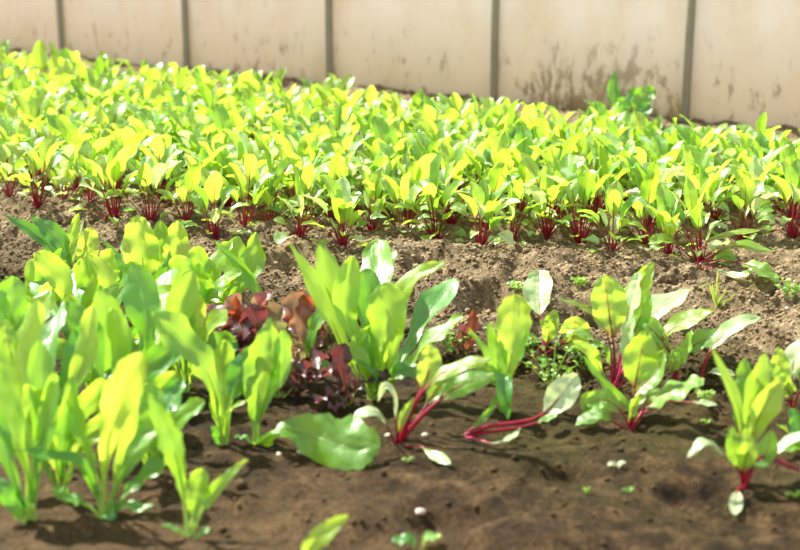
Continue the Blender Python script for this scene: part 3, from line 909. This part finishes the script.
rq = random.Random(77)
def ruffle_fan(base, n_, h):
    out = []
    for i in range(n_):
        a = -1.2 + 2.4 * (i + .5) / n_ + rq.uniform(-.2, .2); l = h * rq.uniform(.6, 1)
        z = rq.uniform(-.05, .03)
        out.append(ruffle(rq.choice(['red', 'red_mixed', 'red_mixed', 'red_mixed', 'red_bright']), [(base[0] + math.sin(a) * l * .5, base[1] - math.cos(a) * l * .6, z * .6), (base[0] + math.sin(a) * l, base[1] - math.cos(a) * l, z)],
                          rq.uniform(20, 32), rq.choice(['u', 's', 'c', 'ul']), wave=rq.uniform(.5, .8)))
    return out
plant('red_lettuce_plant', 'small frilly bronze lettuce at the rear of the red-leaved ones', 'lettuce', (262, 345), ruffle_fan((262, 345), 14, 52))
plant('red_lettuce_plant', 'frilly mauve lettuce close behind the leaf arching over its neighbours', 'lettuce', (228, 366), ruffle_fan((228, 366), 12, 62))
plant('red_lettuce_plant', 'frilly bronze lettuce tucked behind the pinkish red one by the bare ridge', 'lettuce', (312, 352), ruffle_fan((312, 352), 11, 58))
plant('red_lettuce_plant', 'small frilly mauve lettuce in the gap before the other red-leaved ones', 'lettuce', (280, 396), ruffle_fan((280, 396), 14, 66))
# --- the big central lettuce
plant('lettuce_plant', 'big lettuce at the centre of the picture, its leaves fanning up before the ridge', 'lettuce', (372, 398), [
    (LG, [(345, 350, 0), (322, 300, .0), (289, 243, 0)], 26, dict(face='r', shape='lance', s0=.12, var=.8)),
    (LY, [(362, 350, -.01), (346, 310, -.01), (353, 256, -.01)], 31, dict(face='c', var=.2)),
    (LG, [(360, 350, .02), (340, 300, .02), (319, 245, .02)], 28, dict(face='c')),
    (LG, [(374, 340, .04), (376, 290, .10), (378, 240, .19)], 40, dict(face='s', var=.7)),
    (LD, [(372, 345, .01), (370, 300, .01), (366, 268, .01)], 34, dict(face='c')),
    (BP, [(380, 330, .05), (382, 285, .12), (396, 250, .2)], 22, dict(face='s', stem='stem_green', shape='lance', s0=.5)),
    (LY, [(388, 360, -.03), (388, 325, -.04), (387, 282, -.04)], 46, dict(face='c', var=.1, label='broad rounded front leaf')),
    (LY, [(392, 330, .02), (406, 285, .02), (446, 261, .01)], 26, dict(face='u', shape='lance', s0=.4)),
    (LD, [(398, 365, .02), (420, 325, .09), (454, 278, .19)], 36, dict(face='s', var=.5, shape='lettuce', label='leaf with a white sheen along its edge')),
    (LG, [(400, 375, -.02), (425, 345, -.03), (463, 316, -.03)], 28, dict(face='ul')),
    (LG, [(385, 388, -.03), (400, 372, -.05), (425, 376, -.06)], 28, dict(face='u')),
    (LG, [(378, 382, -.03), (366, 366, -.04), (350, 362, -.05)], 14, dict(face='u', shape='lance')),
    (LY, [(366, 370, -.03), (356, 345, -.03), (370, 325, -.04)], 18, dict(face='c', shape='lance')),
    (LG, [(380, 375, -.01), (378, 350, -.01), (370, 320, -.01)], 22, dict(face='l')),
])
# --- beet with bright red stems
plant('beet_plant', 'beet with thick scarlet stems leaning right, in front of the central lettuce', 'beet plant', (398, 443), [
    (BY, [(412, 410, -.01), (428, 385, -.02), (455, 366, -.03), (494, 358, -.04)], 22, dict(face='u', s0=.42, r0=.006, r1=.004, cup=-.25, shape='lance')),
    (BG, [(418, 420, 0), (442, 398, 0), (462, 384, 0), (496, 374, 0)], 26, dict(face='c', s0=.5, r0=.005, r1=.003, cup=-.2)),
    (BY, [(414, 405, .02), (424, 385, .02), (430, 364, .02), (429, 342, .02)], 28, dict(face='c', s0=.55, r0=.005, r1=.003)),
    (BY, [(400, 428, -.02), (404, 415, -.02), (414, 397, -.02)], 11, dict(face='c', s0=.3, shape='lance', r0=.003)),
    (BP, [(396, 425, -.02), (394, 395, -.02), (384, 386, -.02), (378, 402, -.02)], 11, dict(face='r', s0=.35, shape='lance', label='small pale leaf curled over')),
    (BP, [(388, 428, -.02), (380, 413, -.03), (364, 411, -.04), (350, 424, -.04)], 18, dict(face='u', s0=.35, shape='lance', cup=-.2)),
    (BP, [(420, 446, None), (428, 452, None), (451, 464, None)], 14, dict(face='s', s0=.5, shape='lance', label='whitish leaf lying on the soil')),
    (BG, [(424, 408, .03), (444, 380, .04), (462, 370, .05)], 20, dict(face='c', s0=.5)),
])
# --- upright yellow lettuce right of centre
plant('lettuce_plant', 'upright lettuce right of centre with one large yellow spoon-shaped leaf', 'lettuce', (502, 412), [
    (LY, [(507, 385, 0), (512, 345, 0), (515, 294, 0)], 41, dict(face='c', var=.9, label='large yellow spoon-shaped leaf')),
    (LG, [(500, 385, 0), (496, 355, 0), (488, 322, 0)], 22, dict(face='c', shape='lance')),
    (LG, [(500, 385, -.01), (488, 355, -.02), (468, 328, -.02)], 12, dict(face='c', shape='lance')),
    (LD, [(506, 390, -.02), (505, 375, -.035), (505, 394, -.05), (508, 420, -.05)], 19, dict(face='f', shape='lance', s0=.25, serr=.06)),
    (LG, [(510, 380, .01), (522, 345, .01), (526, 312, .01)], 22, dict(face='l')),
    (LG, [(500, 395, -.01), (492, 405, -.015), (486, 420, -.02)], 9, dict(face='u', shape='grass')),
    (LY, [(500, 392, .0), (488, 375, -.01), (463, 372, -.02)], 24, dict(face='u', shape='lance')),
])
plant('beet_plant', 'beet lying over to the right on long purple stems, pale leaf underside showing', 'beet plant', (462, 434), [
    (BP, [(485, 427, None, .018), (520, 422, None, .03), (545, 413, .0), (578, 374, .02)], 34, dict(face='c', s0=.62, r0=.0045, r1=.003, stem='stem_red', label='leaf showing its pale underside')),
    (BG, [(490, 432, None, .012), (530, 425, None, .018), (560, 412, None, .03)], 16, dict(face='s', s0=.75, r0=.0045, r1=.0025, shape='lance')),
    (BP, [(473, 438, None, .006), (492, 443, None, .01), (508, 440, None, .012), (521, 428, None, .02)], 11, dict(face='s', s0=.45, shape='lance', stem='stem_pink')),
    (BG, [(476, 425, .0), (484, 417, .0), (496, 405, .0)], 8, dict(face='c', shape='lance', s0=.3, stem='stem_redgreen')),
])
# --- beet with pale upright leaf, back of the near bed
plant('beet_plant', 'beet behind the spoon-leaved lettuce with one broad whitish leaf standing up', 'beet plant', (545, 352), [
    (BP, [(543, 325, .01), (539, 305, .03), (539, 270, .08)], 34, dict(face='s', s0=.42, shape='round', stem='stem_pink', cup=.35, label='broad whitish upright leaf')),
    (BY, [(550, 330, 0), (552, 322, 0), (556, 309, 0)], 18, dict(face='c', s0=.3)),
    (BY, [(556, 345, -.01), (572, 340, -.01), (576, 316, -.01)], 36, dict(face='c', s0=.35, shape='round')),
    (BY, [(548, 338, -.01), (548, 328, -.02), (540, 320, -.02)], 16, dict(face='c', s0=.3)),
    (BG, [(560, 345, -.02), (572, 332, -.03), (594, 340, -.04)], 16, dict(face='u', s0=.45, shape='lance')),
    (BG, [(538, 345, -.01), (530, 336, -.02), (516, 336, -.03)], 13, dict(face='u', s0=.3, shape='lance', stem='stem_redgreen')),
])
# --- main beet group right of centre
plant('beet_plant', 'large beet right of centre with a round red-veined leaf and a pointed one', 'beet plant', (614, 388), [
    (BY, [(614, 350, 0), (610, 318, 0), (605, 275, 0)], 42, dict(face='c', s0=.48, shape='round', stem='stem_dark', r0=.004, var=.5, label='round red-veined leaf')),
    (BY, [(622, 350, .02), (632, 305, .02), (653, 261, .02)], 27, dict(face='c', s0=.45, shape='lance')),
    (BP, [(624, 350, .01), (628, 310, .01), (640, 272, .01)], 34, dict(face='s', s0=.45, shape='lance', stem='stem_pink')),
    (BY, [(610, 345, .0), (598, 318, .0), (575, 304, 0), (558, 299, 0)], 10, dict(face='u', s0=.5, shape='lance', stem='stem_dark')),
    (BP, [(630, 355, .03), (645, 320, .08), (690, 288, .14)], 38, dict(face='s', s0=.45, shape='beet', stem='stem_pink')),
    (BG, [(625, 350, .04), (640, 318, .05), (646, 285, .06)], 22, dict(face='c', s0=.5)),
    (BG, [(608, 360, -.01), (600, 345, -.02), (590, 350, -.03)], 20, dict(face='u', s0=.4)),
    (BP, [(628, 370, -.03), (628, 340, -.03), (634, 314, -.03)], 18, dict(face='s', s0=.35, stem='stem_pink')),
    (BG, [(602, 372, -.02), (590, 352, -.04), (572, 340, -.05)], 16, dict(face='c', s0=.3, shape='lance', stem='stem_green')),
    (BP, [(622, 372, -.02), (634, 358, -.02), (650, 346, -.02)], 12, dict(face='c', s0=.7, stem='stem_pink', r0=.004)),
    (BG, [(604, 378, -.01), (598, 366, -.01), (594, 352, -.01)], 12, dict(face='c', s0=.6, stem='stem_pink', r0=.004)),
])
plant('beet_plant', 'beet right of centre with leaves spread wide to both sides, closest to the bare ridge', 'beet plant', (676, 386), [
    (BY, [(674, 360, 0), (662, 338, 0), (684, 322, -.01), (714, 311, -.02)], 28, dict(face='s', s0=.45, stem='stem_dark', var=.8)),
    (BG, [(674, 360, 0), (660, 338, 0), (642, 322, .01), (622, 316, .02)], 24, dict(face='s', s0=.42, stem='stem_dark')),
    (BG, [(678, 368, .01), (686, 350, .01), (692, 330, .01)], 22, dict(face='l', s0=.3, stem='stem_dark')),
    (BG, [(680, 365, .02), (694, 345, .03), (728, 332, .03)], 26, dict(face='s', s0=.4, stem='stem_red')),
    (BG, [(672, 372, -.01), (680, 352, -.02), (682, 366, -.03)], 18, dict(face='u', s0=.3, stem='stem_redgreen')),
    (BY, [(668, 360, .02), (654, 340, .02), (640, 330, .02)], 24, dict(face='c', s0=.4, stem='stem_red')),
])
plant('beet_plant', 'beet in front of the large one, red crown on the soil, glossy leaf reaching right', 'beet plant', (630, 428), [
    (BY, [(634, 395, 0), (638, 370, 0), (646, 330, -.01)], 40, dict(face='c', s0=.42, stem='stem_red', r0=.004, var=.1)),
    (BG, [(648, 405, -.02), (664, 392, -.03), (704, 378, -.04)], 44, dict(face='u', s0=.32, r0=.004, shape='round', cup=-.15, label='big glossy leaf to the right')),
    (BG, [(615, 424, -.01), (600, 411, -.02), (575, 425, -.03)], 24, dict(face='u', s0=.3, shape='beet', r0=.004, cup=-.2)),
    (BY, [(622, 412, .0), (606, 400, .0), (585, 402, .0)], 24, dict(face='c', s0=.35, shape='round')),
    (BG, [(600, 412, .01), (590, 400, .01), (582, 412, .01)], 22, dict(face='c', s0=.3)),
    (LG, [(632, 412, .01), (610, 390, .01), (580, 352, .01)], 13, dict(face='c', s0=.1, shape='grass', stem='stem_green', serr=0)),
    (BY, [(632, 415, -.01), (634, 405, -.01), (642, 392, -.02)], 10, dict(face='c', s0=.3)),
    (BP, [(642, 415, -.01), (655, 404, -.02), (668, 398, -.02)], 16, dict(face='s', s0=.6, stem='stem_pink')),
    (BP, [(650, 405, .02), (690, 402, .02), (718, 405, .02)], 10, dict(face='s', s0=.75, stem='stem_pink', shape='lance')),
    (BG, [(634, 395, .03), (656, 372, .03), (664, 350, .03)], 30, dict(face='l', s0=.4)),
    (BP, [(632, 410, .02), (644, 395, .03), (660, 388, .03)], 20, dict(face='s', s0=.4, stem='stem_pink')),
])
plant('beet_plant', 'lone beet shoot on the right with a single whitish leaf bowing right', 'beet plant', (701, 380), [
    (BP, [(706, 360, 0), (718, 340, 0), (738, 324, 0), (762, 317, 0)], 22, dict(face='s', s0=.35, r0=.004, r1=.003)),
    (BP, [(706, 374, None, .005), (716, 372, None, .01), (735, 374, None, .01)], 14, dict(face='u', s0=.3, shape='round')),
])
plant('beet_plant', 'beet at the right front standing apart on dark soil, pale leaves at its foot', 'beet plant', (744, 486), [
    (BG, [(748, 440, 0), (750, 405, -.01), (766, 352, -.02)], 30, dict(face='r', s0=.38, stem='stem_red', r0=.004)),
    (BG, [(742, 440, .0), (746, 400, .0), (745, 358, .0)], 30, dict(face='l', s0=.42, r0=.004)),
    (BY, [(752, 440, -.02), (762, 412, -.03), (782, 378, -.03)], 34, dict(face='r', s0=.4, stem='stem_dark')),
    (BG, [(742, 440, -.01), (736, 400, -.02), (712, 348, -.03)], 13, dict(face='c', s0=.3, shape='lance', stem='stem_green')),
    (BP, [(738, 468, -.01), (718, 448, -.02), (704, 440, -.03), (687, 458, -.04)], 16, dict(face='u', s0=.4, shape='lance', cup=-.2)),
    (BP, [(740, 488, None, .004), (738, 490, None, .008), (734, 515, None, .01)], 16, dict(twist=0, wave=.05, face='u', s0=.25, shape='round', label='small pale leaf lying at the foot')),
    (BG, [(740, 465, -.01), (734, 448, -.02), (731, 426, -.02)], 22, dict(face='c', s0=.3)),
    (BY, [(744, 465, -.02), (748, 450, -.03), (746, 426, -.03)], 22, dict(face='c', s0=.3)),
    (BG, [(750, 465, -.01), (766, 452, -.01), (772, 430, -.01)], 26, dict(face='c', s0=.3)),
    (BP, [(752, 470, .0), (775, 452, 0), (810, 428, 0)], 18, dict(face='s', s0=.4, shape='lance', stem='stem_pink')),
    (BG, [(760, 458, -.01), (790, 466, -.01), (822, 480, -.01)], 16, dict(face='s', s0=.75, r0=.005, r1=.0035)),
])
plant('beet_plant', 'beet cut off by the right edge of the picture, halfway up', 'beet plant', (793, 412), [
    (BP, [(792, 385, 0), (794, 360, 0), (806, 335, 0)], 26, dict(face='s', s0=.42)),
    (BY, [(786, 388, 0), (780, 372, 0), (778, 348, 0)], 22, dict(face='c', s0=.4, shape='round')),
    (BG, [(788, 392, -.01), (776, 378, -.02), (766, 362, -.02)], 20, dict(face='c', s0=.4, shape='round')),
    (BY, [(790, 395, -.02), (784, 385, -.03), (772, 378, -.03)], 20, dict(face='c', s0=.4)),
    (BG, [(800, 390, -.01), (812, 370, -.01), (822, 350, -.01)], 24, dict(face='c', s0=.4)),
])
plant('lettuce_plant', 'small green sprout at the right edge of the picture, behind the front beet', 'lettuce', (800, 450), [
    (LD, [(798, 432, 0), (796, 420, 0), (790, 408, 0)], 18, dict(face='c', shape='round')),
    (LG, [(796, 440, -.01), (786, 430, -.02), (776, 424, -.02)], 14, dict(face='u', shape='round')),
    (LG, [(796, 446, -.01), (786, 452, -.02), (778, 462, -.02)], 14, dict(face='u', shape='round')),
])
# sprawling beet just before the far bed, right
plant('beet_plant', 'sprawling beet at the right of the far bed edge, leaves lying over the soil', 'beet plant', (696, 266), [
    (BP, [(712, 268, None, .012), (728, 274, None, .012), (744, 275, None, .014), (753, 266, None, .022)], 11, dict(face='s', s0=.45, shape='lance')),
    (BG, [(715, 262, None, .02), (735, 262, None, .03), (758, 268, None, .03), (778, 282, None, .012)], 24, dict(face='u', s0=.55, shape='round')),
    (BG, [(712, 255, .0), (738, 246, 0), (774, 252, -.01)], 20, dict(face='u', s0=.35, shape='lance')),
    (BY, [(700, 250, 0), (716, 238, 0), (760, 230, 0)], 14, dict(face='u', s0=.3, shape='lance')),
    (BG, [(712, 262, .02), (728, 256, .01), (735, 268, 0)], 12, dict(face='c', s0=.4)),
    (BG, [(705, 260, .02), (722, 262, .01), (742, 266, 0)], 10, dict(face='s', s0=.5, shape='lance')),
])
plant('grass_tuft', 'thin grass tuft growing on the ridge below the sprawling beet', 'grass', (717, 310), [
    ('grass', [(717, 290, 0), (718, 266, 0)], 3.5, dict(shape='grass', s0=.05, serr=0)),
    ('grass', [(712, 292, 0), (708, 284, 0), (696, 290, 0)], 3.5, dict(shape='grass', s0=.05)),
    ('grass', [(722, 304, 0), (728, 300, 0), (737, 293, 0)], 3.5, dict(shape='grass', s0=.05)),
    ('grass', [(720, 300, 0), (725, 292, 0), (726, 284, 0)], 3, dict(shape='grass', s0=.05)),
    ('grass', [(716, 298, 0), (713, 290, 0), (712, 280, 0)], 3, dict(shape='grass', s0=.05)),
])
plant('red_lettuce_plant', 'small rusty red seedling standing on the soil beside the central lettuce', 'lettuce', (466, 352), [
    ('red_bright', [(468, 340, 0), (472, 328, 0), (474, 309, 0)], 15, dict(face='c', serr=.22, shape='lance', s0=.2)),
    ('red', [(462, 345, -.01), (462, 336, -.01), (460, 322, -.02)], 13, dict(face='c', shape='lance', serr=.2)),
    ('red_bright', [(470, 345, -.01), (476, 340, -.01), (482, 336, -.01)], 9, dict(face='c', shape='lance', serr=.15)),
    ('red_bright', [(462, 348, -.01), (456, 344, -.01), (453, 336, -.01)], 8, dict(face='c', shape='lance', serr=.15)),
])
# low spreading weeds among the beets
def weed(base, label, seed, hpx, nst):
    r = random.Random(seed); g = ground_at(*base); D0 = depth_of(g)
    root = empty('weed_plant', g); tag(root, label, 'weed')
    for i in range(nst):
        a = -1.1 + 2.2 * (i + .5) / nst + r.uniform(-.15, .15); h = hpx * r.uniform(.7, 1.05)
        dz = r.uniform(-.03, .03)
        tip = at(base[0] + math.sin(a) * h, base[1] - math.cos(a) * h, D0 + dz); tip.z = max(tip.z, g.z + .012)
        mid = g.lerp(tip, .5) + Vector((0, 0, .006))
        st, lv = MB(), MB()
        add_leaf(None, st, [g - Vector((0, 0, .005)), mid, tip], .9, .001, r0=.0011, r1=.0006)
        so_ = st.build('stem', M['stem_green'], root, origin=g)
        D, L_ = catmull([g, mid, tip], 0)
        for k in range(7):
            s = .3 + .7 * k / 6; c = sample(D, L_, s)
            aa = r.uniform(0, 6.28)
            o = Vector((math.cos(aa), math.sin(aa), r.uniform(-.1, .5))).normalized()
            l = r.uniform(.008, .015)
            add_leaf(lv, None, [c, c + o * l * .5 + Vector((0, 0, .002)), c + o * l], .15, l * .36, shape='round', face=Vector((r.uniform(-.5, .5), r.uniform(-.6, .2), 1)), nl=7, nw=4, var=r.random(), seed=r.random())
        lv.build('leaflets', M[r.choice(['lettuce', 'lettuce_yellow', 'lettuce'])], so_, origin=g)
weed((552, 388), 'low small-leaved weed in front of the beet with the whitish upright leaf', 5, 50, 6)
weed((585, 372), 'small-leaved weed at the left foot of the large beet', 6, 36, 5)
weed((528, 352), 'tiny weed beside the spoon-leaved lettuce', 7, 22, 4)
weed((706, 404), 'tiny pale weed right of the glossy beet leaf', 8, 14, 3)
weed((450, 352), 'thin pale weed between the central lettuce and the scarlet seedling', 9, 30, 5)
weed((790, 300), 'low green weed on the ridge at the right edge of the picture', 10, 24, 4)
weed((515, 292), 'tiny weed on the crumbly ridge', 12, 9, 3)
weed((580, 288), 'faint green weed on the ridge left of the large beet', 13, 10, 3)

def seedling(base, label, sz, mats=('lettuce', 'lettuce')):
    x, y = base
    plant('seedling', label, 'seedling', base, [
        (mats[0], [(x - sz * .3, y - sz * .35, 0), (x - sz, y - sz * .3, -.003)], sz * .6, dict(shape='round', serr=0, s0=.3, face='s', r0=.0012, r1=.001)),
        (mats[1], [(x + sz * .3, y - sz * .45, 0), (x + sz * .9, y - sz * .55, .0)], sz * .65, dict(shape='round', serr=0, s0=.3, face='s', r0=.0012, r1=.001))])
seedling((418, 551), 'green two-leaved seedling at the bottom edge near the middle', 26, ('lettuce_deep', 'lettuce'))
seedling((617, 468), 'pinkish seedling alone on dark soil below the glossy beet', 10, ('beet_pale_sheen', 'beet_pale_sheen'))
seedling((629, 492), 'tiny green seedling on dark soil at lower right', 7)
seedling((587, 493), 'tiny green seedling left of the other lower right one', 5)
seedling((408, 462), 'tiny yellow seedling beside the whitish leaf on the soil', 7, ('lettuce_yellow', 'lettuce'))
seedling((370, 466), 'tiny seedling just right of the big flat leaf', 6)
seedling((707, 424), 'yellow seedling on dark soil between two beets', 7, ('lettuce_yellow', 'lettuce_yellow'))
seedling((795, 498), 'yellow seedling at the right edge near the bottom', 10, ('lettuce_yellow', 'lettuce_yellow'))
plant('lettuce_plant', 'lettuce leaf rising from below the bottom edge of the picture', 'lettuce', (300, 585), [
    (LY, [(303, 570, -.01), (312, 545, -.01), (348, 515, -.02)], 24, dict(face='c', shape='lance', s0=.2, var=.6)),
    (LG, [(294, 575, 0), (282, 562, 0), (270, 558, 0)], 18, dict(face='c')),
])
plant('weed_plant', 'dark green weed growing at the foot of the stained wall panel', 'weed', (622, 133), [
    (LD, [(618, 112, 0), (614, 95, 0), (614, 70, 0)], 15, dict(face='c', shape='lance', s0=.2)),
    (LD, [(634, 112, 0), (642, 98, 0), (656, 90, 0)], 22, dict(face='c', shape='round', s0=.45)),
    (LD, [(606, 115, 0), (598, 108, 0), (584, 100, 0)], 18, dict(face='u', shape='lance', s0=.3)),
    (LD, [(628, 110, .02), (630, 100, .02), (636, 88, .02)], 14, dict(face='s', s0=.3)),
    (LD, [(612, 118, -.02), (600, 116, -.03), (596, 102, -.03)], 20, dict(face='c', s0=.3)),
    (LD, [(628, 118, -.02), (640, 114, -.03), (650, 105, -.03)], 18, dict(face='c', s0=.3)),
    (LD, [(622, 120, -.02), (622, 108, -.03), (626, 98, -.03)], 18, dict(face='c', s0=.3)),
])

# pebbles
M['stone'] = metal('pale_stone', (.62, .46, .38), (.75, .65, .55)); M['stone'].node_tree.nodes['Principled BSDF'].inputs['Metallic'].default_value = 0
def pebble(px, py, s, label, seed):
    g = ground_at(px, py); rows = []
    for i in range(9):
        th = math.pi * i / 8
        rows.append([])
        for j in range(12):
            q = Vector((math.sin(th) * math.cos(6.2832 * j / 12), math.sin(th) * math.sin(6.2832 * j / 12), math.cos(th)))
            k = 1 + .3 * noise.noise(q * 1.3 + Vector((seed, 0, 0)))
            rows[-1].append(Vector((q.x * s * k * 1.2, q.y * s * k, q.z * s * k * .75)))
    mb = MB(); mb.grid(rows, [i / 8 for i in range(9)], wrap=True)
    o = mb.build('pebble', M['stone']); o.location = g + Vector((0, 0, s * .35)); tag(o, label, 'pebble', 'pebbles on the front soil')
for a in [(420, 513, .006, 'pinkish pebble on the front soil near the bottom middle', 1), (388, 436, .004, 'tiny pale pebble beside the scarlet-stemmed beet', 2),
          (300, 453, .0045, 'pale pebble under the big flat leaf at its left', 3), (279, 455, .0035, 'smaller pale pebble left of another under the flat leaf', 4),
          (425, 436, .0045, 'pale pebble right of the scarlet stems', 5), (787, 309, .004, 'white pebble on the ridge near the right edge', 6)]:
    pebble(*a)
